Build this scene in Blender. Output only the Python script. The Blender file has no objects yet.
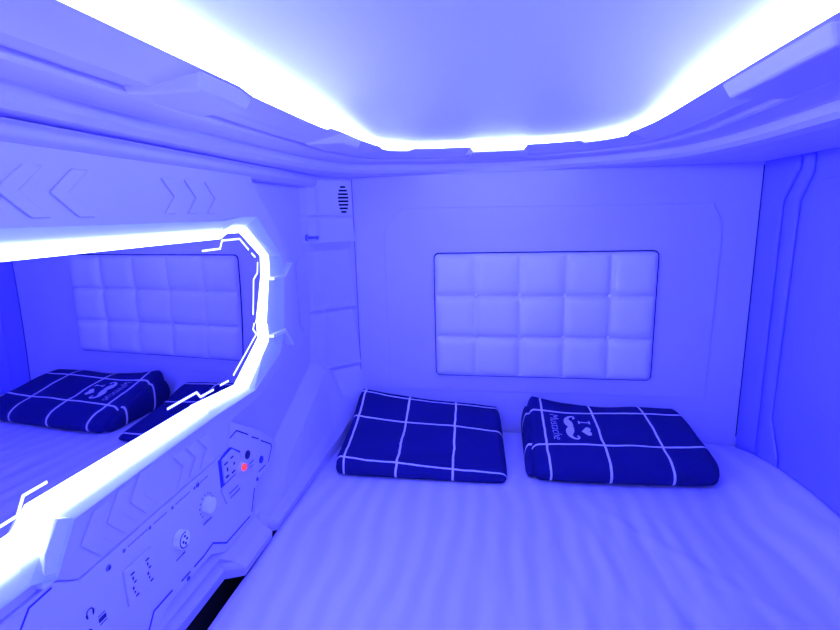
import bpy, bmesh, math, random
from mathutils import Vector, Matrix, noise
random.seed(4)
SC = bpy.context.scene
COL = SC.collection

# ------------------------------------------------------------------ materials
def mat(name, col, rough=0.45, metal=0.0, spec=0.5, bump=None):
    m = bpy.data.materials.new(name); m.use_nodes = True
    nt = m.node_tree; b = nt.nodes['Principled BSDF']
    b.inputs['Base Color'].default_value = (*col, 1)
    b.inputs['Roughness'].default_value = rough
    b.inputs['Metallic'].default_value = metal
    b.inputs['Specular IOR Level'].default_value = spec
    if bump:
        tc = nt.nodes.new('ShaderNodeTexCoord'); n = nt.nodes.new('ShaderNodeTexNoise')
        n.inputs['Scale'].default_value = bump[0]; n.inputs['Detail'].default_value = 3
        bp = nt.nodes.new('ShaderNodeBump'); bp.inputs['Strength'].default_value = bump[1]
        bp.inputs['Distance'].default_value = bump[2]
        nt.links.new(tc.outputs['Object'], n.inputs['Vector'])
        nt.links.new(n.outputs['Fac'], bp.inputs['Height'])
        nt.links.new(bp.outputs['Normal'], b.inputs['Normal'])
    return m

def emit(name, col, k):
    m = bpy.data.materials.new(name); m.use_nodes = True
    nt = m.node_tree
    for n in list(nt.nodes): nt.nodes.remove(n)
    e = nt.nodes.new('ShaderNodeEmission'); o = nt.nodes.new('ShaderNodeOutputMaterial')
    e.inputs[0].default_value = (*col, 1); e.inputs[1].default_value = k
    nt.links.new(e.outputs[0], o.inputs[0])
    return m

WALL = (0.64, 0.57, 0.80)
M_white = mat('white_gloss_plastic', WALL, 0.38, bump=(6, 0.05, 0.01))
M_ceil = mat('white_ceiling_plastic', (0.54, 0.49, 0.82), 0.55)
M_panel = mat('white_printed_plastic', (0.66, 0.60, 0.82), 0.4)
M_side_dark = mat('darkened_side_plastic', (0.27, 0.25, 0.80), 0.4, bump=(6, 0.05, 0.01))  # wall plastic darkened in colour for the light falling off at right
M_leather = mat('white_leatherette', (0.86, 0.80, 0.86), 0.42, bump=(160, 0.12, 0.002))
M_dark = mat('dark_gap', (0.012, 0.012, 0.06), 0.8)
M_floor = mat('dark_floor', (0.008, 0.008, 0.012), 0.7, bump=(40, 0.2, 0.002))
M_ink = mat('dark_blue_ink', (0.01, 0.012, 0.10), 0.5)
M_grey = mat('pale_blue_ink', (0.16, 0.14, 0.40), 0.5)
M_bluebtn = mat('blue_button', (0.04, 0.04, 0.45), 0.4)
M_red = emit('red_lit_button', (1.0, 0.06, 0.12), 0.9)
M_collar = mat('pale_collar', (0.9, 0.9, 0.9), 0.3)
M_slot = mat('vent_slot_black', (0.004, 0.004, 0.01), 0.8)
M_mirror = mat('mirror_glass', (0.66, 0.63, 0.84), 0.015, 1.0)
M_hook = mat('hook_plastic', (0.20, 0.18, 0.45), 0.35)
LED = (0.085, 0.105, 1.0)
M_core = emit('led_diffuser_core', LED, 40)
M_edge = mat('frosted_white_plastic', (0.58, 0.64, 0.88), 0.5)
M_joint = mat('frosted_clear_plastic', (0.80, 0.85, 0.90), 0.45)
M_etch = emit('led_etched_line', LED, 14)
M_cove = emit('led_cove_diffuser', (0.190, 0.270, 1.0), 44)

def sheet_mat():
    m = mat('striped_satin_sheet', (0.8, 0.72, 0.8), 0.5)
    nt = m.node_tree; b = nt.nodes['Principled BSDF']
    tc = nt.nodes.new('ShaderNodeTexCoord'); sp = nt.nodes.new('ShaderNodeSeparateXYZ')
    nt.links.new(tc.outputs['Object'], sp.inputs[0])
    nz = nt.nodes.new('ShaderNodeTexNoise'); nz.inputs['Scale'].default_value = 3.0
    nt.links.new(tc.outputs['Object'], nz.inputs['Vector'])
    a1 = nt.nodes.new('ShaderNodeMath'); a1.operation = 'MULTIPLY_ADD'
    nt.links.new(nz.outputs['Fac'], a1.inputs[0]); a1.inputs[1].default_value = 0.10
    nt.links.new(sp.outputs['X'], a1.inputs[2])
    s = nt.nodes.new('ShaderNodeMath'); s.operation = 'MULTIPLY'; s.inputs[1].default_value = 2 * math.pi / 0.060
    nt.links.new(a1.outputs[0], s.inputs[0])
    q = nt.nodes.new('ShaderNodeMath'); q.operation = 'SINE'; nt.links.new(s.outputs[0], q.inputs[0])
    r = nt.nodes.new('ShaderNodeValToRGB')
    r.color_ramp.elements[0].position = 0.1; r.color_ramp.elements[0].color = (0.64, 0.58, 0.80, 1)
    r.color_ramp.elements[1].position = 0.9; r.color_ramp.elements[1].color = (0.73, 0.66, 0.82, 1)
    h = nt.nodes.new('ShaderNodeMath'); h.operation = 'MULTIPLY_ADD'; h.inputs[1].default_value = 0.5; h.inputs[2].default_value = 0.5
    nt.links.new(q.outputs[0], h.inputs[0]); nt.links.new(h.outputs[0], r.inputs[0])
    nt.links.new(r.outputs[0], b.inputs['Base Color'])
    return m
M_sheet = sheet_mat()

def navy_mat(name, us, vs, wu, wv):
    """navy cotton with woven pale lines at the given places across (us) and along (vs)"""
    m = mat(name, (0.012, 0.012, 0.11), 0.85, spec=0.2)
    nt = m.node_tree; b = nt.nodes['Principled BSDF']; L = nt.links
    uv = nt.nodes.new('ShaderNodeUVMap'); uv.uv_map = 'UVMap'
    sp = nt.nodes.new('ShaderNodeSeparateXYZ'); L.new(uv.outputs[0], sp.inputs[0])
    nz = nt.nodes.new('ShaderNodeTexNoise'); nz.inputs['Scale'].default_value = 7; nz.inputs['Detail'].default_value = 2
    L.new(uv.outputs[0], nz.inputs['Vector'])
    tot = None
    for axis, lst, w in (('X', us, wu), ('Y', vs, wv)):
        for c in lst:
            o = nt.nodes.new('ShaderNodeMath'); o.operation = 'MULTIPLY_ADD'
            L.new(nz.outputs['Fac'], o.inputs[0]); o.inputs[1].default_value = 0.016; L.new(sp.outputs[axis], o.inputs[2])
            d = nt.nodes.new('ShaderNodeMath'); d.operation = 'SUBTRACT'; L.new(o.outputs[0], d.inputs[0]); d.inputs[1].default_value = c + 0.008
            a = nt.nodes.new('ShaderNodeMath'); a.operation = 'ABSOLUTE'; L.new(d.outputs[0], a.inputs[0])
            k = nt.nodes.new('ShaderNodeMath'); k.operation = 'LESS_THAN'; L.new(a.outputs[0], k.inputs[0]); k.inputs[1].default_value = w
            if tot is None: tot = k
            else:
                t = nt.nodes.new('ShaderNodeMath'); t.operation = 'MAXIMUM'; L.new(tot.outputs[0], t.inputs[0]); L.new(k.outputs[0], t.inputs[1]); tot = t
    mx = nt.nodes.new('ShaderNodeMix'); mx.data_type = 'RGBA'
    mx.inputs['A'].default_value = (0.010, 0.010, 0.11, 1); mx.inputs['B'].default_value = (0.75, 0.68, 0.8, 1)
    L.new(tot.outputs[0], mx.inputs['Factor']); L.new(mx.outputs['Result'], b.inputs['Base Color'])
    return m

# ------------------------------------------------------------------ helpers
def obj(name, bm, m, parent=None, smooth=False, bevel=0, seg=2, kind=None, label=None):
    bmesh.ops.recalc_face_normals(bm, faces=bm.faces)
    me = bpy.data.meshes.new(name); bm.to_mesh(me); bm.free()
    o = bpy.data.objects.new(name, me); COL.objects.link(o)
    if m: me.materials.append(m)
    if smooth:
        for p in me.polygons: p.use_smooth = True
    if bevel:
        md = o.modifiers.new('bevel', 'BEVEL'); md.width = bevel; md.segments = seg; md.limit_method = 'ANGLE'; md.angle_limit = math.radians(30)
    if parent:
        o.parent = parent
        if parent.type == 'EMPTY' or parent.location.length: o.matrix_parent_inverse = Matrix.Translation(-parent.location)
    if kind: o['kind'] = kind
    if label: o['label'] = label
    return o

def thing(name, label, cat, loc, group=None):
    o = bpy.data.objects.new(name, None); COL.objects.link(o); o.location = loc; o.empty_display_size = 0.05
    o['label'] = label; o['category'] = cat
    if group: o['group'] = group
    return o

def tag(o, label, cat, group=None):
    o['label'] = label; o['category'] = cat
    if group: o['group'] = group
    return o

def copy_tree(o, parent=None):
    c = o.copy(); COL.objects.link(c)
    if parent: c.parent = parent; c.matrix_parent_inverse = o.matrix_parent_inverse
    for ch in o.children: copy_tree(ch, c)
    return c

def box(bm, x0, x1, y0, y1, z0, z1):
    v = [bm.verts.new((x, y, z)) for x in (x0, x1) for y in (y0, y1) for z in (z0, z1)]
    for f in ((0, 1, 3, 2), (4, 6, 7, 5), (0, 4, 5, 1), (2, 3, 7, 6), (0, 2, 6, 4), (1, 5, 7, 3)):
        bm.faces.new([v[i] for i in f])
    return bm

def BX(*a): return box(bmesh.new(), *a)

def prism(bm, pts, a0, a1, ax='x'):
    """polygon extruded along x (pts are y,z), y (pts are x,z) or z (pts are x,y)"""
    def P(p, a):
        return {'x': (a, p[0], p[1]), 'y': (p[0], a, p[1]), 'z': (p[0], p[1], a)}[ax]
    A = [bm.verts.new(P(p, a0)) for p in pts]; B = [bm.verts.new(P(p, a1)) for p in pts]
    n = len(pts)
    bm.faces.new(A); bm.faces.new(B[::-1])
    for i in range(n): bm.faces.new((A[i], A[(i + 1) % n], B[(i + 1) % n], B[i]))
    return bm

def loft(bm, loops, closed=True, caps=False):
    R = [[bm.verts.new(p) for p in l] for l in loops]
    n = len(R[0])
    for a, b in zip(R, R[1:]):
        for i in range(n if closed else n - 1):
            j = (i + 1) % n
            bm.faces.new((a[i], a[j], b[j], b[i]))
    if caps: bm.faces.new(R[0][::-1]); bm.faces.new(R[-1])
    return R

def line_strip(bm, pts, w, a0, a1, ax='x'):
    """a thin mitred bar following an open polyline in a plane"""
    P = [Vector(p) for p in pts]; Lf, Rt = [], []
    for i, p in enumerate(P):
        d0 = (P[i] - P[i - 1]).normalized() if i else (P[1] - P[0]).normalized()
        d1 = (P[i + 1] - P[i]).normalized() if i < len(P) - 1 else d0
        n0 = Vector((-d0.y, d0.x)); n1 = Vector((-d1.y, d1.x)); m = (n0 + n1).normalized()
        k = w / 2 / max(0.35, m.dot(n0))
        Lf.append(p + m * k); Rt.append(p - m * k)
    for i in range(len(P) - 1):
        prism(bm, [Lf[i], Lf[i + 1], Rt[i + 1], Rt[i]], a0, a1, ax)
    return bm

def disc(bm, c, r, d, n=20, ax='x', r2=None, sx=1.0, sy=1.0):
    """short cylinder or cone frustum whose axis is x, starting at c and d long"""
    c = Vector(c); r2 = r if r2 is None else r2
    def ring(rr, off):
        out = []
        for i in range(n):
            a = 2 * math.pi * i / n; u, v = rr * math.cos(a) * sx, rr * math.sin(a) * sy
            out.append(c + (Vector((off, u, v)) if ax == 'x' else Vector((u, off, v)) if ax == 'y' else Vector((u, v, off))))
        return out
    loft(bm, [ring(r, 0), ring(r2, d)], True, True)
    return bm

def catmull(P, k):
    out = []; n = len(P)
    for i in range(n - 1):
        p0 = Vector(P[max(i - 1, 0)]); p1 = Vector(P[i]); p2 = Vector(P[i + 1]); p3 = Vector(P[min(i + 2, n - 1)])
        for j in range(k):
            t = j / k
            out.append(0.5 * ((2 * p1) + (p2 - p0) * t + (2 * p0 - 5 * p1 + 4 * p2 - p3) * t * t + (3 * p1 - p0 - 3 * p2 + p3) * t ** 3))
    out.append(Vector(P[-1])); return out

def cr1(vals, t):
    n = len(vals) - 1; x = min(max(t, 0), 1) * n; i = min(int(x), n - 1); f = x - i
    g = lambda k: vals[min(max(k, 0), n)]
    p0, p1, p2, p3 = g(i - 1), g(i), g(i + 1), g(i + 2)
    return 0.5 * (2 * p1 + (p2 - p0) * f + (2 * p0 - 5 * p1 + 4 * p2 - p3) * f * f + (3 * p1 - p0 - 3 * p2 + p3) * f ** 3)

def sstep(a, b, x):
    t = min(max((x - a) / (b - a), 0), 1); return t * t * (3 - 2 * t)

XL, XR = -0.650, 0.765          # side walls
YF = -2.12                      # wall behind the camera
ZB = -0.77                      # top of the made bed
ZF = -0.93                      # deck under the mattress

# ------------------------------------------------------------------ shell
obj('floor', BX(XL - 0.05, XR + 0.05, YF - 0.05, 0.05, ZF - 0.04, ZF), M_floor, kind='structure')
wl = obj('wall_left', BX(XL - 0.05, XL, YF - 0.05, 0.05, ZF, 0.30), M_white, kind='structure')
wb = obj('wall_back', BX(XL, XR, 0.0, 0.05, ZF, 0.30), M_white, kind='structure')
wr = obj('wall_right', BX(XR, XR + 0.05, YF - 0.05, 0.05, ZF, 0.30), M_side_dark, kind='structure')
obj('wall_front', BX(XL, XR, YF - 0.05, YF, ZF, 0.30), M_white, kind='structure')

# raised outline on the headboard wall (chamfered corners)
def outline(bm, pts, w, y0, y1):
    line_strip(bm, pts, w, y0, y1, 'y'); return bm
HB = [(-0.408, -0.62), (-0.408, -0.05), (-0.342, 0.022), (0.63, 0.012), (0.664, -0.05), (0.656, -0.62)]
bm = bmesh.new(); prism(bm, HB, -0.0035, 0.0, 'y')
obj('raised_panel', bm, M_white, wb, bevel=0.003)
bm = BX(-0.5165, -0.5145, -0.003, 0.0, -0.75, 0.12)
obj('corner_seam', bm, M_grey, wb)
bm = BX(0.7618, 0.7640, -0.002, 0.0, -0.75, 0.12)
obj('corner_seam', bm, M_ink, wb)

# right wall: two upright ribs with a jog at the top, a raised door field with a rounded inset
rib_a = [(-0.085, -0.74), (-0.085, 0.012), (-0.165, 0.10), (-0.165, 0.125), (-0.20, 0.125), (-0.20, 0.095), (-0.135, 0.010), (-0.135, -0.74)]
rib_b = [(-0.172, -0.74), (-0.172, 0.010), (-0.222, 0.085), (-0.222, 0.125), (-0.262, 0.125), (-0.262, 0.080), (-0.215, 0.008), (-0.205, -0.60), (-0.26, -0.70), (-0.26, -0.74)]
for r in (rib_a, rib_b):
    bm = bmesh.new(); prism(bm, r, XR - 0.011, XR); obj('rib', bm, M_side_dark, wr, bevel=0.006)
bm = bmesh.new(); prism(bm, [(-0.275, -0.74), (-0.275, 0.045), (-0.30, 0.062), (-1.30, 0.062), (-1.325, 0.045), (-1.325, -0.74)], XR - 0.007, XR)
obj('raised_panel', bm, M_side_dark, wr, bevel=0.005)
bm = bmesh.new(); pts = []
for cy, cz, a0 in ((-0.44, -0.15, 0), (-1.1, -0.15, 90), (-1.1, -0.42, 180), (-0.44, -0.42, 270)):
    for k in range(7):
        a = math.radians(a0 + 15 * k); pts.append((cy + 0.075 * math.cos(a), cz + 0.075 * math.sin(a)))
prism(bm, pts, XR - 0.016, XR - 0.006); obj('inset_panel', bm, M_side_dark, wr, bevel=0.007, seg=3)

# ------------------------------------------------------------------ ceiling ring with the cove light
LIP = [(-.02, -1.90), (-.20, -1.90), (-.30, -1.87), (-.355, -1.78), (-.372, -1.6), (-.374, -1.19), (-.373, -.95), (-.371, -.70), (-.360, -.55), (-.352, -.40), (-.334, -.285), (-.298, -.232), (-.214, -.205), (-.12, -.196), (-.02, -.195),
       (.08, -.197), (.15, -.208), (.222, -.236), (.282, -.295), (.308, -.37), (.322, -.50), (.323, -.70), (.322, -.95), (.323, -1.19), (.323, -1.6), (.31, -1.78), (.26, -1.87), (.15, -1.90), (-.02, -1.90)]
OUT = [(-.02, -2.117), (-.32, -2.117), (-.60, -2.117), (-.622, -1.9), (-.622, -1.6), (-.622, -1.19), (-.622, -.95), (-.622, -.68), (-.622, -.50), (-.622, -.32), (-.622, -.14), (-.600, -.002), (-.42, -.002), (-.20, -.002), (-.03, -.002),
       (.15, -.002), (.32, -.002), (.55, -.002), (.755, -.004), (.762, -.18), (.762, -.42), (.762, -.70), (.762, -.95), (.762, -1.19), (.762, -1.6), (.762, -1.9), (.74, -2.117), (.35, -2.117), (-.02, -2.117)]
K = 6
lip = catmull(LIP, K); out = [Vector(OUT[i]).lerp(Vector(OUT[i + 1]), j / K) for i in range(len(OUT) - 1) for j in range(K)] + [Vector(OUT[-1])]
def lip_dz(p):
    d = 0.0
    if -0.094 < p.x < 0.056 and p.y > -0.25: d -= 0.014                   # notch over the headboard
    if .20 < p.x and -.33 < p.y: d -= 0.006
    if p.x < 0 and -.95 < p.y < -.63: d -= 0.006
    if p.x < 0 and -.30 < p.y < -.22 : d -= 0.006
    return d
ins = []                                                                  # doubled points give the notch crisp ends
for i in range(len(lip) - 1):
    ins.append((lip[i], out[i]))
    a, b = lip[i], lip[i + 1]
    for xc in (-0.094, 0.056):
        if a.y > -0.25 and (a.x - xc) * (b.x - xc) < 0:
            for e in (-0.004, 0.004):
                t = (xc + e - a.x) / (b.x - a.x); ins.append((a.lerp(b, t), out[i].lerp(out[i + 1], t)))
ins.append((lip[-1], out[-1]))
lip = [p for p, q in ins]; out = [q for p, q in ins]
def from_lip(p, q, d):
    """a point d metres from the lip towards the wall, never past it"""
    l = (q - p).length; return p.lerp(q, min(d / l, .985))
PROF = [(9, .292), (9, .128), (.228, .129), (.200, .133), (.189, .142), (.186, .158), (.180, .161), (.116, .161), (.108, .164), (.106, .170), (.098, .171), (.092, .168), (.068, .168), (.062, .170), (.006, .1835), (0, .1850), (.003, .1870), (.018, .1875), (.020, .250), (.15, .292)]
bm = bmesh.new(); loops = []
for d_, z in PROF:
    loops.append([Vector((*(q if d_ > 1 else from_lip(p, q, d_)), z + (lip_dz(p) if d_ < .01 else 0))) for p, q in zip(lip, out)])
loft(bm, loops, closed=False)
ring = obj('trim_1', bm, M_white, kind='structure')
# chamfered blocks on the ring
def ring_block(x0, x1, y0, y1, zb, c=.02):
    """x0 is the lip side, x1 the wall side"""
    bm = bmesh.new(); g = x0 + (x1 - x0) * .10
    A = [(x1, y0 - c, zb), (x1, y1 + c, zb), (g, y1, zb + .002), (g, y0, zb + .002)]
    B = [(x1, y0 - c * 1.5, .19), (x1, y1 + c * 1.5, .19), (x0, y1 + c * .4, .184), (x0, y0 - c * .4, .184)]
    loft(bm, [A, B], True, True)
    return obj('block', bm, M_white, ring, bevel=0.004)
ring_block(-.376, -.478, -1.07, -.95, .1585); ring_block(.326, .43, -1.07, -.82, .1585)
ring_block(-.376, -.478, -1.72, -1.5, .1585); ring_block(.326, .43, -1.72, -1.5, .1585)
ring_block(-.356, -.45, -.55, -.43, .162, .012)
bm = bmesh.new()
loft(bm, [[(-.112, -.09, .163), (.070, -.09, .163), (.060, -.165, .165), (-.100, -.165, .165)], [(-.118, -.09, .19), (.076, -.09, .19), (.058, -.192, .173), (-.096, -.192, .173)]], True, True)
obj('block', bm, M_white, ring, bevel=0.003)

# shallow domed ceiling inside the ring, springing from just above the strip
def strip_h(p): return .0035 + .0230 * sstep(-.24, -.80, p.y)
CC = Vector((-.025, -1.05)); bm = bmesh.new(); loops = []
L0 = [(Vector(p), Vector(q)) for p, q in zip(lip, out)][:-1]
for f, w in ((1, 0), (.96, .14), (.90, .33), (.80, .57), (.65, .80), (.45, .95), (.22, 1.0)):
    lp = []
    for p, q in L0:
        e = from_lip(p, q, .022) if f == 1 else CC + (p - CC) * f
        z0 = .1878 + strip_h(p) + .007; lp.append(Vector((e.x, e.y, z0 + (.272 - z0) * w)))
    loops.append(lp)
loops[-1] = [Vector((v.x, v.y, .272)) for v in loops[-1]]
Rr = loft(bm, loops, True, False); bm.faces.new(Rr[-1])
obj('ceiling', bm, M_ceil, smooth=True, kind='structure')
obj('roof', BX(XL, XR, YF, 0.0, 0.285, 0.30), M_ceil, kind='structure')

# the light strip itself, standing behind the lip of the ring
bm = bmesh.new(); L = []
for off, k in ((.010, 0), (.010, 1), (.017, 1), (.017, 0)):
    L.append([Vector((*from_lip(p, q, off), .1878 + (lip_dz(p) * .9 if k == 0 else strip_h(p)))) for p, q in zip(lip, out)])
L.append(L[0]); R = loft(bm, L, closed=False)
bmesh.ops.remove_doubles(bm, verts=bm.verts, dist=1e-6)
strip = obj('light_strip', bm, M_cove)
tag(strip, 'glowing white-cyan light strip curving around the edge of the ceiling recess', 'light')

# ------------------------------------------------------------------ left wall: crown moulding, mirror surround with chevrons
bm = bmesh.new()
prism(bm, [(-.612, .096), (-.600, .108), (-.600, .120), (-.590, .1265), (XL, .1265), (XL, .096)], YF, -0.10, 'y')
obj('trim_2', bm, M_white, kind='structure', bevel=0.003)
BOSS = [(-2.10, .1005), (-.535, .1005), (-.498, .051), (-.360, -.073), (-.350, -.139), (-.366, -.314), (-.412, -.385), (-.566, -.436), (-.72, -.446), (-.752, -.502), (-1.157, -.506), (-1.200, -.474), (-1.235, -.476), (-2.10, -.476)]
IN = [(-1.70, -.048), (-.688, -.041), (-.676, -.031), (-.607, -.031), (-.517, -.092), (-.524, -.149), (-.562, -.253), (-.552, -.290), (-.659, -.385), (-.817, -.372), (-1.180, -.374), (-1.196, -.390), (-1.235, -.399), (-1.70, -.402)]
OU = [(-1.70, -.004), (-.700, -.003), (-.615, .005), (-.550, .004), (-.432, -.101), (-.428, -.147), (-.454, -.301), (-.487, -.354), (-.635, -.405), (-.815, -.400), (-1.160, -.405), (-1.200, -.468), (-1.235, -.450), (-1.70, -.440)]
HOLE = [tuple(Vector(a).lerp(Vector(b), .21)) for a, b in zip(IN, OU)]          # opening for the mirror, under the light frame
bm = bmesh.new(); es = []
for poly in (BOSS, HOLE):
    V = [bm.verts.new((-.6050, *p)) for p in poly]; es += [bm.edges.new((V[i], V[(i + 1) % len(V)])) for i in range(len(V))]
ff = bmesh.ops.triangle_fill(bm, edges=es, use_beauty=True)['geom']
ex = bmesh.ops.extrude_face_region(bm, geom=[f for f in ff if isinstance(f, bmesh.types.BMFace)])['geom']
bmesh.ops.translate(bm, vec=(XL + .6050, 0, 0), verts=[v for v in ex if isinstance(v, bmesh.types.BMVert)])
boss = obj('trim_3', bm, M_white, kind='structure', bevel=0.0025)
def chevron(cy, cz, w, h, d, x):
    """raised arrow stroke pointing along -y (d=-1) or +y (d=1)"""
    t = 0.030
    bm = bmesh.new()
    a = [(cy - d * w, cz + h), (cy, cz), (cy - d * w, cz - h), (cy - d * (w + t), cz - h), (cy - d * t, cz), (cy - d * (w + t), cz + h)]
    prism(bm, a, x, x + 0.0032); return obj('chevron', bm, M_white, boss, bevel=0.003)
for k in range(3): chevron(-.674 - .067 * k, .044, .032, .032, 1, -0.6045)
for k in range(3): chevron(-1.10 - .075 * k, .042, .042, .034, -1, -0.6045)
for k in range(3): chevron(-1.146 + .050 * k, -.460 + .004 * k, .030, .038, -1, -0.6045)
for k in range(3): chevron(-.800 - .038 * k, -.462, .026, .032, 1, -0.6045)

# subtle raised field between surround and corner column
bm = bmesh.new(); prism(bm, [(-.03, -.15), (-.04, -.34), (-.09, -.37), (-.18, -.37), (-.21, -.34), (-.21, -.15), (-.18, -.12), (-.06, -.12)], XL, XL + .004)
obj('raised_field', bm, M_white, wl, bevel=0.003)

# corner column with stepped bands, flaring into the ledge
def col_sec(z, o):
    return [(XL - .005, -0.002, z), (XL - .005, -0.150 - o * 1.2, z), (-.636, -.118 - o * 1.2, z), (-.613 + o * .5, -0.098 - o * 1.3, z), (-.606 + o * .6, -0.084 - o * 1.2, z), (-.527 + o, -.011 - o * .8, z), (-.516 + o, -.002, z)]
PR = [(.128, .004), (.118, .0), (.008, .0), (.001, -.004), (-.006, .0), (-.084, .003), (-.114, -.014), (-.305, -.008), (-.312, .002), (-.326, -.010), (-.515, .002), (-.520, .007), (-.536, -.003), (-.545, .0), (-.62, .022), (-.70, .032), (-.772, .036)]
bm = bmesh.new(); loft(bm, [col_sec(z, o) for z, o in PR], True, True)
colm = obj('trim_4', bm, M_white, kind='structure')

# sloping ledge between wall and mattress
def ledge_sec(y, xo, zo, zt):
    return [(XL - .003, y, zt + .05), (-.615, y, zt + .004), (-.607, y, zt - .004), (xo - .022, y, zo + (zt - zo) * .25 + .004), (xo - .005, y, zo + .005), (xo, y, zo - .002), (xo - .002, y, min(zo - .014, -.776)), (XL - .003, y, -.78)]
secs = [(-.02, -.516, -.66, -.50), (-.10, -.530, -.70, -.52), (-.20, -.546, -.728, -.56), (-.32, -.555, -.742, -.615), (-.45, -.5600, -.752, -.672), (-.56, -.5600, -.755, -.705), (-.64, -.5600, -.756, -.7215), (-.650, -.582, -.756, -.7215), (-.662, -.582, -.756, -.7215), (-.672, -.5600, -.756, -.7215), (-.805, -.5600, -.756, -.7215), (-.822, -.600, -.752, -.7215), (-1.2, -.602, -.752, -.7215), (YF, -.602, -.752, -.7215)]
bm = bmesh.new(); loft(bm, [ledge_sec(*q) for q in secs], True, True)
obj('trim_5', bm, M_white, kind='structure')
obj('trim_6', BX(XL - .003, -.625, YF, -.02, ZF, -.745), M_floor, kind='structure')  # near-black block, its colour standing in for the unlit opening under the ledge

# ------------------------------------------------------------------ mirror
mir = thing('wall_mirror', 'long wall mirror reflecting the pillows and tufted panel, inside the lit frame', 'mirror', (-.611, -1.2, -.37))
def on_glass(y, z):                                    # pane tilted and bowed very slightly so reflections land near their image pixels
    a, b = y + .9, z + .2
    return -.613 + .0139 * a + .0237 * b + .0009 * a * a - .0663 * b * b - .015 * a * b
bm = bmesh.new(); g = []
for j in range(25):
    g.append([bm.verts.new((on_glass(y, z), y, z)) for y, z in [(-1.72 + 1.24 * i / 60, -.42 + .41 * j / 24) for i in range(61)]])
g2 = [[bm.verts.new(v.co + Vector((-.003, 0, 0))) for v in r] for r in g]
for G in (g, g2):
    for a, b in zip(G, G[1:]):
        for i in range(60): bm.faces.new((a[i], a[i + 1], b[i + 1], b[i]))
def edge_loop(G): return [v for v in G[0]] + [r[-1] for r in G[1:]] + G[-1][-2::-1] + [r[0] for r in G[-2:0:-1]]
E0, E1 = edge_loop(g), edge_loop(g2)
for i in range(len(E0)): bm.faces.new((E0[i], E0[(i + 1) % len(E0)], E1[(i + 1) % len(E0)], E1[i]))
gl = obj('glass', bm, M_mirror, mir, smooth=True)
gl.modifiers.new('edges', 'EDGE_SPLIT').split_angle = math.radians(60)
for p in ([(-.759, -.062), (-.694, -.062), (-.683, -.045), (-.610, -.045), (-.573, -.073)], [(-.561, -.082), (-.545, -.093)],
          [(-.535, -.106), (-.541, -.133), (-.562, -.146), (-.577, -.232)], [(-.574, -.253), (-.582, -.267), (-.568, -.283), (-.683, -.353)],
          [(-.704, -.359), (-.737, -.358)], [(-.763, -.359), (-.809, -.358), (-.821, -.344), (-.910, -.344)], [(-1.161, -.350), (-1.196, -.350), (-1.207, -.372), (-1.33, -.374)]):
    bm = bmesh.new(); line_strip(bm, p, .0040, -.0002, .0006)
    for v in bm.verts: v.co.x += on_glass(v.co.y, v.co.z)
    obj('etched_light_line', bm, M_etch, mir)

# ------------------------------------------------------------------ glowing frame round the mirror
fr = thing('mirror_light', 'glowing white angular light frame around the mirror on the left wall', 'light frame', (-.611, -1.2, -.40))
SEG = [('light_bar', 0, 1, 1), ('corner_piece', 1, 4, 0), ('light_bar', 4, 5, 0), ('light_bar', 5, 6, 2), ('corner_piece', 6, 7, 0), ('light_bar', 7, 8, 0), ('corner_piece', 8, 9, 0), ('light_bar', 9, 10, 1), ('corner_piece', 10, 12, 1), ('light_bar', 12, 13, 3)]
for nm, i0, i1, kind in SEG:
    fm = {0: .30, 1: .40, 2: .24, 3: .45}[kind]
    core, edge = bmesh.new(), bmesh.new(); Lc, Le = [], []
    for i in range(i0, i1 + 1):
        p, q = Vector(IN[i]), Vector(OU[i]); m = p.lerp(q, fm); m2 = p.lerp(q, fm * .6); e1 = p.lerp(q, .93)
        gx = on_glass(max(p.x, -1.7), p.y)
        Lc.append([(gx - .004, *p), (gx + .001, *p), (gx + .0055, *p.lerp(m, .25)), (-.5975, *m2), (-.5975, *m), (gx - .004, *m)])
        Le.append([(-.6080, *m), (-.6045, *m), (-.5910, *e1), (-.5895, *q), (-.6080, *q)])
    loft(core, Lc, True, True); loft(edge, Le, True, True)
    o = obj(nm, core, M_core, fr); obj('frosted_edge', edge, M_edge, o)
for pts in ([(-.490, -.150), (-.425, -.148), (-.375, -.122), (-.370, -.127), (-.420, -.158), (-.490, -.158)], [(-.520, -.296), (-.446, -.296), (-.398, -.350), (-.406, -.355), (-.452, -.308), (-.520, -.304)],
            [(-1.182, -.390), (-1.156, -.404), (-1.197, -.472), (-1.220, -.470), (-1.208, -.425)]):
    bm = bmesh.new(); prism(bm, pts, -.6100, -.5870 if pts[0][0] > -1 else -.5920); obj('joint', bm, M_joint, fr, bevel=.002)

# ------------------------------------------------------------------ control panel
cp = thing('control_panel', 'white control panel with knobs, sockets and dark line markings below the mirror', 'control panel', (-.611, -1.0, -.72))
PX = -.6030
PL = [(-.738, -.452), (-.725, -.449), (-.62, -.512), (-.535, -.583), (-.530, -.596), (-.560, -.640), (-.632, -.640), (-.650, -.655), (-.672, -.722), (-.805, -.722), (-.855, -.690), (-.985, -.690), (-1.05, -.722), (-1.95, -.722), (-1.95, -.479), (-1.230, -.479), (-1.197, -.4775), (-1.156, -.5085), (-.752, -.5045)]
bm = bmesh.new(); prism(bm, PL, -.616, PX); obj('plate', bm, M_panel, cp, bevel=0.0025)
def dl(pts, w=.0032, m=None, name='line_mark'):
    bm = bmesh.new(); line_strip(bm, pts, w, PX - .0005, PX + .0006); return obj(name, bm, m or M_ink, cp)
dl([(-1.199, -.484), (-1.233, -.486), (-1.249, -.506)], .003, M_bluebtn)
dl([(-.979, -.672), (-1.030, -.672), (-1.050, -.700)], .004, M_bluebtn)
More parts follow.
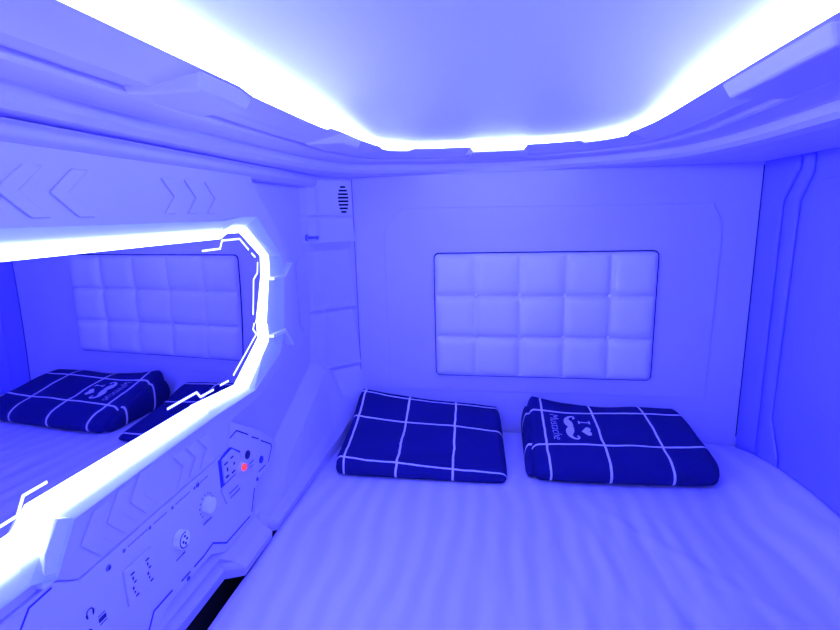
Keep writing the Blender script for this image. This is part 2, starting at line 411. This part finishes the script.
dl([(-.952, -.675), (-.925, -.675)]); dl([(-.912, -.675), (-.880, -.675), (-.845, -.670), (-.798, -.703), (-.693, -.706)], .004, M_bluebtn)
dl([(-.683, -.701), (-.660, -.650)]); dl([(-.742, -.480), (-.713, -.475), (-.665, -.507)]); dl([(-.650, -.520), (-.618, -.540)]); dl([(-.608, -.549), (-.558, -.583), (-.556, -.592), (-.580, -.622)])
dl([(-.597, -.622), (-.632, -.622)])
# printed captions too small to read: short dashes of ink
random.seed(9)
def dashes(y0, y1, z, h=.0055, m=None, name='caption'):
    bm = bmesh.new(); y = y0
    while y < y1:
        w = random.uniform(.002, .004); prism(bm, [(y, z - h / 2), (y + w, z - h / 2 * random.uniform(.4, 1)), (y + w, z + h / 2), (y, z + h / 2 * random.uniform(.3, 1))], PX - .0005, PX + .0005); y += w + .0016
    return obj(name, bm, m or M_grey, cp)
for y, w in ((-1.072, .052), (-1.011, .045), (-.950, .052), (-.882, .042)):
    bm = disc(bmesh.new(), (PX - .0005, y, -.521), .0034, .001, 14); obj('icon', bm, M_grey, cp)
    dashes(y + .009, y + w, -.520, .0030)
dashes(-.868, -.838, -.612, .004, M_ink); dashes(-.958, -.932, -.626, .004, M_ink); dashes(-.765, -.732, -.603, .005); dashes(-.765, -.722, -.614, .004); dashes(-.672, -.652, -.580, .005); dashes(-.672, -.655, -.590, .004)
def screw(y, z, r=.0055):
    s = obj('screw', disc(bmesh.new(), (PX, y, z), r, .0016, 16, r2=r * .8), M_hook, cp)
    bm = bmesh.new(); box(bm, PX + .0014, PX + .0020, y - r * .6, y + r * .6, z - .0007, z + .0007); box(bm, PX + .0014, PX + .0021, y - .0007, y + .0007, z - r * .6, z + r * .6)
    obj('slot', bm, M_ink, s)
for y, z in ((-1.106, -.526), (-.933, -.684), (-.872, -.520), (-.643, -.636)): screw(y, z)
# raised double socket plate with dark slots
sp = obj('socket', BX(PX, PX + .005, -1.083, -1.018, -.617, -.552), M_panel, cp, bevel=0.0018)
for yy in (-1.072, -1.037):
    for k, (w, h) in enumerate(((.012, .003), (.004, .006), (.008, .003), (.005, .005), (.004, .004), (.010, .003))):
        z = -.566 - .0085 * k
        obj('pin_hole', BX(PX + .0046, PX + .0056, yy + (k % 3) * .0022, yy + (k % 3) * .0022 + w * .7, z - h / 2, z + h / 2), M_ink, sp)
# round knobs
def knob(y, z, r, name='knob', lab=None):
    bm = disc(bmesh.new(), (PX, y, z), r, .013, 28, r2=r * .93)
    return obj(name, bm, M_collar, cp, bevel=.0016, label=lab)
kn = knob(-.851, -.577, .0175)
for a in range(-10, 250, 26):
    ca, sa = math.cos(math.radians(a)), math.sin(math.radians(a)); y, z = -.851 + .0235 * ca, -.577 + .0235 * sa
    obj('dial_tick', disc(bmesh.new(), (PX - .0005, y, z), .0017, .001, 8), M_ink, cp)
k2 = knob(-.945, -.590, .0185, 'round_outlet', 'white round outlet with a dark arc and dots on its face')
bm = bmesh.new(); line_strip(bm, [(-.945 + .0145 * math.cos(math.radians(a)), -.590 + .0145 * math.sin(math.radians(a))) for a in range(70, 300, 20)], .0022, PX + .0128, PX + .0136); obj('arc_mark', bm, M_ink, k2)
for dy, dz in ((.001, .007), (-.005, -.002), (.006, -.001), (.001, -.008)):
    obj('pin_hole', disc(bmesh.new(), (PX + .0125, -.945 + dy, -.590 + dz), .0027, .0012, 10), M_ink, k2)
# lit red push button in a pale collar, black jack, blue button
cl = obj('button_collar', disc(bmesh.new(), (PX, -.712, -.566), .0125, .008, 24, r2=.0105), M_collar, cp)
obj('red_button', disc(bmesh.new(), (PX + .008, -.712, -.566), .0085, .005, 20, r2=.0075), M_red, cl, label='lit red push button')
jk = obj('jack', disc(bmesh.new(), (PX, -.677, -.553), .0105, .002, 24), M_ink, cp, label='dark round jack hole')
obj('jack', disc(bmesh.new(), (PX, -.616, -.597), .0095, .002, 24), M_bluebtn, cp, label='dark blue round button')
# six-sided power outlet in a sunken bay with a bright ridge below
hexo = [(-.796, -.508), (-.745, -.500), (-.708, -.528), (-.708, -.548), (-.738, -.572), (-.796, -.572)]
oc = bmesh.new(); prism(oc, hexo, PX - .001, PX + .0012); oc = obj('power_outlet', oc, M_bluebtn, cp)
hexi = [(-.786, -.510), (-.744, -.505), (-.714, -.530), (-.714, -.546), (-.738, -.566), (-.786, -.566)]
bm = bmesh.new(); prism(bm, hexi, PX + .001, PX + .0050); fp = obj('face_plate', bm, M_panel, oc, bevel=.001)
for y, z, w, h in ((-.775, -.524, .014, .004), (-.750, -.522, .012, .004), (-.772, -.540, .005, .009), (-.744, -.540, .006, .006), (-.775, -.555, .012, .005), (-.750, -.557, .014, .004)):
    obj('pin_hole', BX(PX + .0046, PX + .0056, y - w / 2, y + w / 2, z - h / 2, z + h / 2), M_ink, fp)
bm = bmesh.new(); line_strip(bm, [(-.796, -.575), (-.782, -.615)], .006, PX, PX + .004); obj('ridge', bm, M_panel, cp)
# headphone, switch and lamp pictograms near the bottom
bm = bmesh.new(); line_strip(bm, [(-1.150 + .0060 * math.cos(math.radians(a)), -.567 + .0060 * math.sin(math.radians(a))) for a in range(-30, 215, 22)], .0018, PX - .0005, PX + .0006)
prism(bm, [(-1.1460, -.575), (-1.1430, -.573), (-1.1420, -.567), (-1.1455, -.567)], PX - .0005, PX + .0006); prism(bm, [(-1.1570, -.573), (-1.1540, -.575), (-1.1545, -.567), (-1.1580, -.567)], PX - .0005, PX + .0006)
obj('headphone_icon', bm, M_ink, cp)
bm = BX(PX - .0005, PX + .0008, -1.138, -1.124, -.597, -.590); obj('switch_slot', bm, M_ink, cp)
dl([(-1.138, -.586), (-1.125, -.586)], .0015); dl([(-1.137, -.601), (-1.123, -.601)], .0015)
bm = disc(bmesh.new(), (PX - .0005, -1.157, -.596), .0055, .0012, 18); obj('switch_slot', bm, M_ink, cp)

# ------------------------------------------------------------------ vent and coat hook near the corner
d = Vector((.090, .072, 0)).normalized()            # along the column's angled face, away from the viewer
nrm = Vector((d.y, -d.x, 0))
vc = Vector((-.606, -.082, 0)).lerp(Vector((-.526, -.010, 0)), .80) + Vector((0, 0, .056))
vt = thing('air_vent', 'small oval black-slatted air vent high on the corner column', 'vent', vc + nrm * .001)
bm = bmesh.new(); rings = []
for off, s in ((0, 1), (.003, .93)):
    rings.append([vc + nrm * off + d * (.021 * s * math.cos(a)) + Vector((0, 0, .050 * s * math.sin(a))) for a in [2 * math.pi * k / 32 for k in range(32)]])
loft(bm, rings, True, True); obj('grille', bm, M_white, vt)
for k in range(8):
    z = .041 - .0117 * k; w = .0185 * math.sqrt(max(0.03, 1 - (z / .0475) ** 2))
    bm = bmesh.new(); q = [vc + d * (s * w) + Vector((0, 0, z + h)) for s, h in ((-1, -.0033), (1, -.0033), (1, .0033), (-1, .0033))]
    loft(bm, [[p + nrm * .001 for p in q], [p + nrm * .0036 for p in q]], True, True); obj('slat_opening', bm, M_slot, vt)
hk = thing('coat_hook', 'small round-based coat hook sticking out of the left wall', 'hook', (XL + .008, -.122, -.066))
obj('base', disc(bmesh.new(), (XL + .008, -.122, -.066), .013, .006, 20, r2=.011), M_hook, hk)
bm = disc(bmesh.new(), (XL + .014, -.122, -.066), .0048, .030, 14, r2=.0042); obj('peg', bm, M_hook, hk)
obj('tip', disc(bmesh.new(), (XL + .044, -.122, -.066), .0068, .006, 14, r2=.0055), M_hook, hk)

# ------------------------------------------------------------------ tufted headboard panel
PX0, PX1, PZ0, PZ1 = -.2348, .4812, -.5604, -.1332
tp = thing('headboard_panel', 'white tufted rectangular cushion panel set into the headboard wall above the pillows', 'headboard', (.123, 0, PZ0))
def rrect(x0, x1, z0, z1, r, n=6):
    P = []
    for cx, cz, a0 in ((x1 - r, z1 - r, 0), (x0 + r, z1 - r, 90), (x0 + r, z0 + r, 180), (x1 - r, z0 + r, 270)):
        for k in range(n + 1):
            a = math.radians(a0 + 90 * k / n); P.append((cx + r * math.cos(a), cz + r * math.sin(a)))
    return P
bm = bmesh.new(); prism(bm, rrect(PX0 - .0035, PX1 + .0035, PZ0 - .003, PZ1 + .004, .018), -.0055, -.001, 'y'); obj('dark_border', bm, M_dark, tp)
NX, NZ = 120, 72
cx_ = [PX0 + (PX1 - PX0) * k / 5 + e for k, e in enumerate((0, -.003, .002, .004, .003, 0))]
cz_ = [PZ0 + (PZ1 - PZ0) * k / 3 for k in range(4)]
def cell(v, c):
    for i in range(len(c) - 1):
        if v <= c[i + 1] or i == len(c) - 2: return i, (v - c[i]) / (c[i + 1] - c[i]) * 2 - 1
def tuft(x, z):
    i, a = cell(x, cx_); j, b = cell(z, cz_)
    h = .026 * (1 - abs(a) ** 4) ** .5 * (1 - abs(b) ** 4) ** .5
    for u in cx_[1:-1]:
        for w in cz_[1:-1]:
            h -= .005 * math.exp(-((x - u) ** 2 + (z - w) ** 2) / .016 ** 2)
    return h
bm = bmesh.new(); g = []
for j in range(NZ + 1):
    row = []
    for i in range(NX + 1):
        u, w = i / NX, j / NZ; x = PX0 + (PX1 - PX0) * u; z = PZ0 + (PZ1 - PZ0) * w
        xx, zz = x, z
        # round the four corners
        r = .016; ax = max(PX0 + r - x, x - PX1 + r, 0); az = max(PZ0 + r - z, z - PZ1 + r, 0); dd = math.hypot(ax, az)
        if dd > r:
            f = r / dd; xx = (PX0 + r - ax * f) if x < 0.1 else (PX1 - r + ax * f); zz = (PZ0 + r - az * f) if z < -.35 else (PZ1 - r + az * f)
        row.append(bm.verts.new((xx, -.008 - max(tuft(x, z), -.003), zz)))
    g.append(row)
for j in range(NZ):
    for i in range(NX): bm.faces.new((g[j][i], g[j][i + 1], g[j + 1][i + 1], g[j + 1][i]))
rim = [g[0][i] for i in range(NX + 1)] + [g[j][NX] for j in range(1, NZ + 1)] + [g[NZ][i] for i in range(NX - 1, -1, -1)] + [g[j][0] for j in range(NZ - 1, 0, -1)]
bk = [bm.verts.new((v.co.x, -.005, v.co.z)) for v in rim]
for i in range(len(rim)):
    j = (i + 1) % len(rim); bm.faces.new((rim[i], rim[j], bk[j], bk[i]))
obj('cushion', bm, M_leather, tp, smooth=True)
for u in cx_[1:-1]:
    for w in cz_[1:-1]:
        bm = bmesh.new(); bmesh.ops.create_uvsphere(bm, u_segments=14, v_segments=8, radius=.0075)
        bmesh.ops.scale(bm, vec=(1, .5, 1), verts=bm.verts); bmesh.ops.translate(bm, vec=(u, -.0095, w), verts=bm.verts); obj('button', bm, M_leather, tp, smooth=True)

# ------------------------------------------------------------------ mattress and sheet
SX0, SX1, SY0, SY1 = -.565, .757, -2.05, -.006
def bed_z(x, y):
    z = ZB
    rise = cr1([-.012, .022, .050, .066, .074, .070, .052, .040, .03, .03, .03], min(max(-y / 1.3, 0), 1))
    z += max(rise, 0) * sstep(.575, .757, x)
    if x > .55 and rise < 0: z += rise * sstep(.55, .757, x)
    away = sstep(.36, .55, -y)                                 # lie flat under the pillows
    z += away * (.0055 * noise.noise(Vector((x * 16 + y * 1.5, y * 1.6, 0))) + .0030 * noise.noise(Vector((x * 38 + y * 5, y * 3, 4))))
    z += away * .004 * math.exp(-((x - .28 + (y + .5) * .9) / .02) ** 2)       # one long soft crease
    z -= .010 * sstep(-.545, -.565, x) if x < -.545 else 0
    return z
bm = bmesh.new(); nx, ny = 200, 150; g = []
for j in range(ny + 1):
    y = SY0 + (SY1 - SY0) * j / ny; row = []
    for i in range(nx + 1):
        x = SX0 + (SX1 - SX0) * i / nx; row.append(bm.verts.new((x, y, bed_z(x, y))))
    # overhang down both long sides
    row = [bm.verts.new((SX0 - .001, y, -.835))] + row + [bm.verts.new((SX1 + .002, y, -.80))]
    g.append(row)
for a, b in zip(g, g[1:]):
    for i in range(len(a) - 1): bm.faces.new((a[i], a[i + 1], b[i + 1], b[i]))
sheet = obj('bed_sheet', bm, M_sheet, smooth=True)
tag(sheet, 'pale striped bed sheet with soft creases covering the whole mattress', 'bed sheet')
sheet['kind'] = 'thing'
bm = BX(SX0 + .003, SX1 - .006, SY0 + .01, SY1 - .004, ZF, ZB - .045)
mt = obj('mattress', bm, M_sheet, bevel=0.03, seg=4)
tag(mt, 'thick mattress filling the sleeping pod under the pale striped sheet', 'mattress')

# ------------------------------------------------------------------ pillows
class Slab:
    """puffy four-cornered cushion standing on the bed: S(s,t) runs left-right and back-front"""
    def __init__(self, foot, tops, ty, r, bow=0.0, rs=None, rc=.05, mid=.42):
        self.foot, self.tops, self.ty, self.r, self.bow = foot, tops, ty, r, bow; self.rs = rs or r; self.rc, self.mid = rc, mid
    def xy(self, s, t):
        (a, b, c, d) = [Vector(p) for p in self.foot]          # back-left, back-right, front-right, front-left
        p = a.lerp(b, s).lerp(d.lerp(c, s), t)
        k = self.rc * abs(2 * s - 1) ** 7 * abs(2 * t - 1) ** 7          # rounded corners
        p = p.lerp(sum((Vector(c) for c in self.foot), Vector((0, 0))) / 4, k)
        p.y -= self.bow * (1 - (2 * s - 1) ** 2) * t
        return p
    def ztop(self, s, t):
        rows = [cr1(r, s) for r in self.tops]; ty = self.ty
        for i in range(len(ty) - 1):
            if t <= ty[i + 1] or i == len(ty) - 2:
                f = (t - ty[i]) / (ty[i + 1] - ty[i]); g = lambda k: rows[min(max(k, 0), len(rows) - 1)]
                p0, p1, p2, p3 = g(i - 1), g(i), g(i + 1), g(i + 2); f = min(max(f, 0), 1)
                return 0.5 * (2 * p1 + (p2 - p0) * f + (2 * p0 - 5 * p1 + 4 * p2 - p3) * f * f + (3 * p1 - p0 - 3 * p2 + p3) * f ** 3)
    def prof(self, s, t):
        (a, b, c, d) = [Vector(p) for p in self.foot]
        w = (b - a).length; l = (d - a).length
        e = 1.0
        for dist, r in ((s * w, self.rs), ((1 - s) * w, self.rs), (t * l, self.r), ((1 - t) * l, self.r)):
            if dist < r: e *= math.sqrt(max(0, 1 - (1 - dist / r) ** 2))
        return e
    def top(self, s, t):
        p = self.xy(s, t); zt = self.ztop(s, t) ; zm = ZB + (zt - ZB) * self.mid
        z = zm + (zt - zm) * self.prof(s, t)
        z += .0035 * noise.noise(Vector((p.x * 9, p.y * 14, 3))) * self.prof(s, t)
        return Vector((p.x, p.y, z))
    def bot(self, s, t):
        p = self.xy(s, t); zt = self.ztop(s, t); zm = ZB + (zt - ZB) * self.mid
        return Vector((p.x, p.y, zm + (ZB + .0015 - zm) * self.prof(s, t) ** .8))
    def on(self, s, t, h=.0012):
        e = .004; p = self.top(s, t); n = (self.top(s + e, t) - self.top(s - e, t)).cross(self.top(s, t - e) - self.top(s, t + e)).normalized()
        if n.z < 0: n = -n
        return p + n * h
    def mesh(self, name, m, parent, n=72, k=56):
        # denser sampling towards the rim
        def warp(a): return .5 - .5 * math.cos(math.pi * a)
        S = [.55 * warp(i / n) + .45 * i / n for i in range(n + 1)]; T = [.55 * warp(j / k) + .45 * j / k for j in range(k + 1)]
        bm = bmesh.new(); uvl = bm.loops.layers.uv.new('UVMap'); st = {}
        A = [[bm.verts.new(self.top(s, t)) for s in S] for t in T]; B = []
        for j, t in enumerate(T):
            row = []
            for i, s in enumerate(S):
                row.append(A[j][i] if i in (0, n) or j in (0, k) else bm.verts.new(self.bot(s, t)))
            B.append(row)
        for G in (A, B):
            for j in range(k):
                for i in range(n):
                    f = bm.faces.new((G[j][i], G[j][i + 1], G[j + 1][i + 1], G[j + 1][i]))
                    for lp, (ii, jj) in zip(f.loops, ((i, j), (i + 1, j), (i + 1, j + 1), (i, j + 1))): lp[uvl].uv = (S[ii], T[jj])
        return obj(name, bm, m, parent, smooth=True)

M_navy_l = navy_mat('navy_grid_cotton_a', (.060, .372, .692), (.115, .40, .925), .0060, .0068)
M_navy_r = navy_mat('navy_grid_cotton_b', (.098, .418, .738), (.29, .745), .0060, .0085)

pl = thing('pillow', 'navy pillow with white grid lines and no print, on the left', 'pillow', (-.25, -.2, ZB), 'navy grid pillows')
SL = Slab([(-.515, -.022), (-.008, -.022), (.018, -.372), (-.506, -.386)],
          [(-.612, -.622, -.638, -.648, -.656), (-.604, -.626, -.640, -.648, -.656), (-.664, -.676, -.684, -.690, -.702), (-.708, -.716, -.726, -.736, -.742), (-.716, -.724, -.732, -.742, -.747)],
          (0, .09, .42, .90, 1), .036, bow=.0, rs=.022)
SL.mesh('case', M_navy_l, pl)

prr = thing('pillow', 'navy grid pillow printed with a moustache and heart, on the right', 'pillow', (.33, -.2, ZB), 'navy grid pillows')
SR = Slab([(.072, -.02), (.552, -.026), (.606, -.330), (.082, -.356)],
          [(-.602, -.622, -.639, -.634, -.637), (-.604, -.628, -.639, -.633, -.635), (-.638, -.642, -.641, -.637, -.637), (-.682, -.676, -.675, -.676, -.674), (-.706, -.700, -.698, -.700, -.694)],
          (0, .09, .30, .73, 1), .05, bow=.008, rs=.024, rc=.07, mid=.5)
SR.mesh('case', M_navy_r, prr)
# folded open end of the case on the left
M_navy_f = navy_mat('navy_grid_cotton_fold', (), (.30, .76), .004, .012)
for k, (z0, z1, xo) in enumerate(((-.640, -.690, .056), (-.690, -.735, .060))):
    F = Slab([(xo + .004, -.03), (.105, -.03), (.105, -.325), (xo + .010, -.325)], [(z0, z0, z0), (z0 - .012, z0 - .012, z0 - .012), (z0 - .052, z0 - .05, z0 - .05), (z0 - .075 + k * .02,) * 3], (0, .3, .75, 1), .05, rs=.016)
    F.mesh('end_flap', M_navy_f, prr, 20, 40)

# print on the right pillow: reads downwards, tops of the letters towards the right
M_print = mat('pale_print', (0.60, 0.54, 0.75), 0.8)
# panel coordinates: a runs along the reading direction (towards the front), b is letter height (towards the right)
def pr(a, b): return SR.on(.140 + .235 * b, .315 + .405 * a)
def print_poly(bm, pts, n=1):
    V = [bm.verts.new(pr(*p)) for p in pts]; f = bm.faces.new(V); return f
def text_part(txt, a0, a1, b0, b1, name, shear=.25):
    cu = bpy.data.curves.new(name, 'FONT'); cu.body = txt; cu.shear = shear; cu.resolution_u = 4; cu.offset = -.018
    to = bpy.data.objects.new(name, cu); COL.objects.link(to); bpy.context.view_layer.update()
    dg = bpy.context.evaluated_depsgraph_get(); me = bpy.data.meshes.new_from_object(to.evaluated_get(dg))
    bpy.data.objects.remove(to); bm = bmesh.new(); bm.from_mesh(me); bpy.data.meshes.remove(me)
    xs = [v.co.x for v in bm.verts]; ys = [v.co.y for v in bm.verts]; x0, x1, y0, y1 = min(xs), max(xs), min(ys), max(ys)
    for v in bm.verts: v.co = pr(a0 + (a1 - a0) * (v.co.x - x0) / (x1 - x0), b0 + (b1 - b0) * (v.co.y - y0) / (y1 - y0))
    return obj(name, bm, M_print, prr)
bm = bmesh.new()
for q in ([(.335, .74), (.362, .74), (.362, 1.0), (.335, 1.0)], [(.295, .72), (.40, .72), (.40, .755), (.295, .755)], [(.295, .985), (.40, .985), (.40, 1.02), (.295, 1.02)]): print_poly(bm, q)
obj('lettering', bm, M_print, prr)
text_part('Mustache', .05, .92, .02, .24, 'lettering', .3)
bm = bmesh.new(); H = []
for k in range(28):
    a = 2 * math.pi * k / 28; H.append((.64 + .0085 * 16 * math.sin(a) ** 3 * .95, .88 + .0085 * (13 * math.cos(a) - 5 * math.cos(2 * a) - 2 * math.cos(3 * a) - math.cos(4 * a))))
c = bm.verts.new(pr(.64, .88)); V = [bm.verts.new(pr(*p)) for p in H]
for i in range(28): bm.faces.new((c, V[i], V[(i + 1) % 28]))
obj('heart_print', bm, M_print, prr)
def whisker(sg):
    """one half of the moustache: thick by the nose, thinning to an upward curl"""
    c = [(0.0, .545, .045), (.05, .50, .080), (.13, .46, .100), (.21, .44, .080), (.29, .45, .050), (.36, .51, .030), (.385, .60, .022), (.35, .645, .020), (.30, .635, .020), (.29, .60, .012)]
    P = catmull([Vector((x, y, w)) for x, y, w in c], 4); L, R = [], []
    for i, p in enumerate(P):
        t = (P[min(i + 1, len(P) - 1)] - P[max(i - 1, 0)]); t.z = 0; t.normalize(); n = Vector((-t.y, t.x, 0)); 
        q1, q2 = p + n * p.z * 1.0, p - n * p.z * 1.0
        L.append(pr(.50 + sg * q1.x, q1.y)); R.append(pr(.50 + sg * q2.x, q2.y))
    return L, R
bm = bmesh.new()
for sg in (-1, 1):
    A, B = whisker(sg); loft(bm, [A, B], closed=False)
obj('moustache_print', bm, M_print, prr)

# ------------------------------------------------------------------ camera
cam = bpy.data.cameras.new('camera'); co = bpy.data.objects.new('camera', cam); COL.objects.link(co)
cam.sensor_fit = 'HORIZONTAL'; cam.sensor_width = 36; cam.lens = 36 * 500.3 / 840; cam.clip_start = .01
right = Vector((0.98618135, 0.16374258, -0.02519358)); up = Vector((-0.00791229, 0.19844966, 0.98007914)); fwd = Vector((-0.16548034, 0.96633643, -0.19700293))
mw = Matrix((( right.x, up.x, -fwd.x, 0), (right.y, up.y, -fwd.y, -1.7), (right.z, up.z, -fwd.z, 0), (0, 0, 0, 1)))
co.matrix_world = mw
SC.camera = co

w = bpy.data.worlds.new('world'); w.use_nodes = True; w.node_tree.nodes['Background'].inputs[0].default_value = (0, 0, 0, 1); SC.world = w
vs = SC.view_settings; SC.display_settings.display_device = 'sRGB'
vs.view_transform = 'Standard'; vs.look = 'None'; vs.gamma = 1.0; vs.use_curve_mapping = False; vs.exposure = 0.52
SC.cycles.max_bounces = 14; SC.cycles.diffuse_bounces = 10; SC.cycles.sample_clamp_indirect = 0
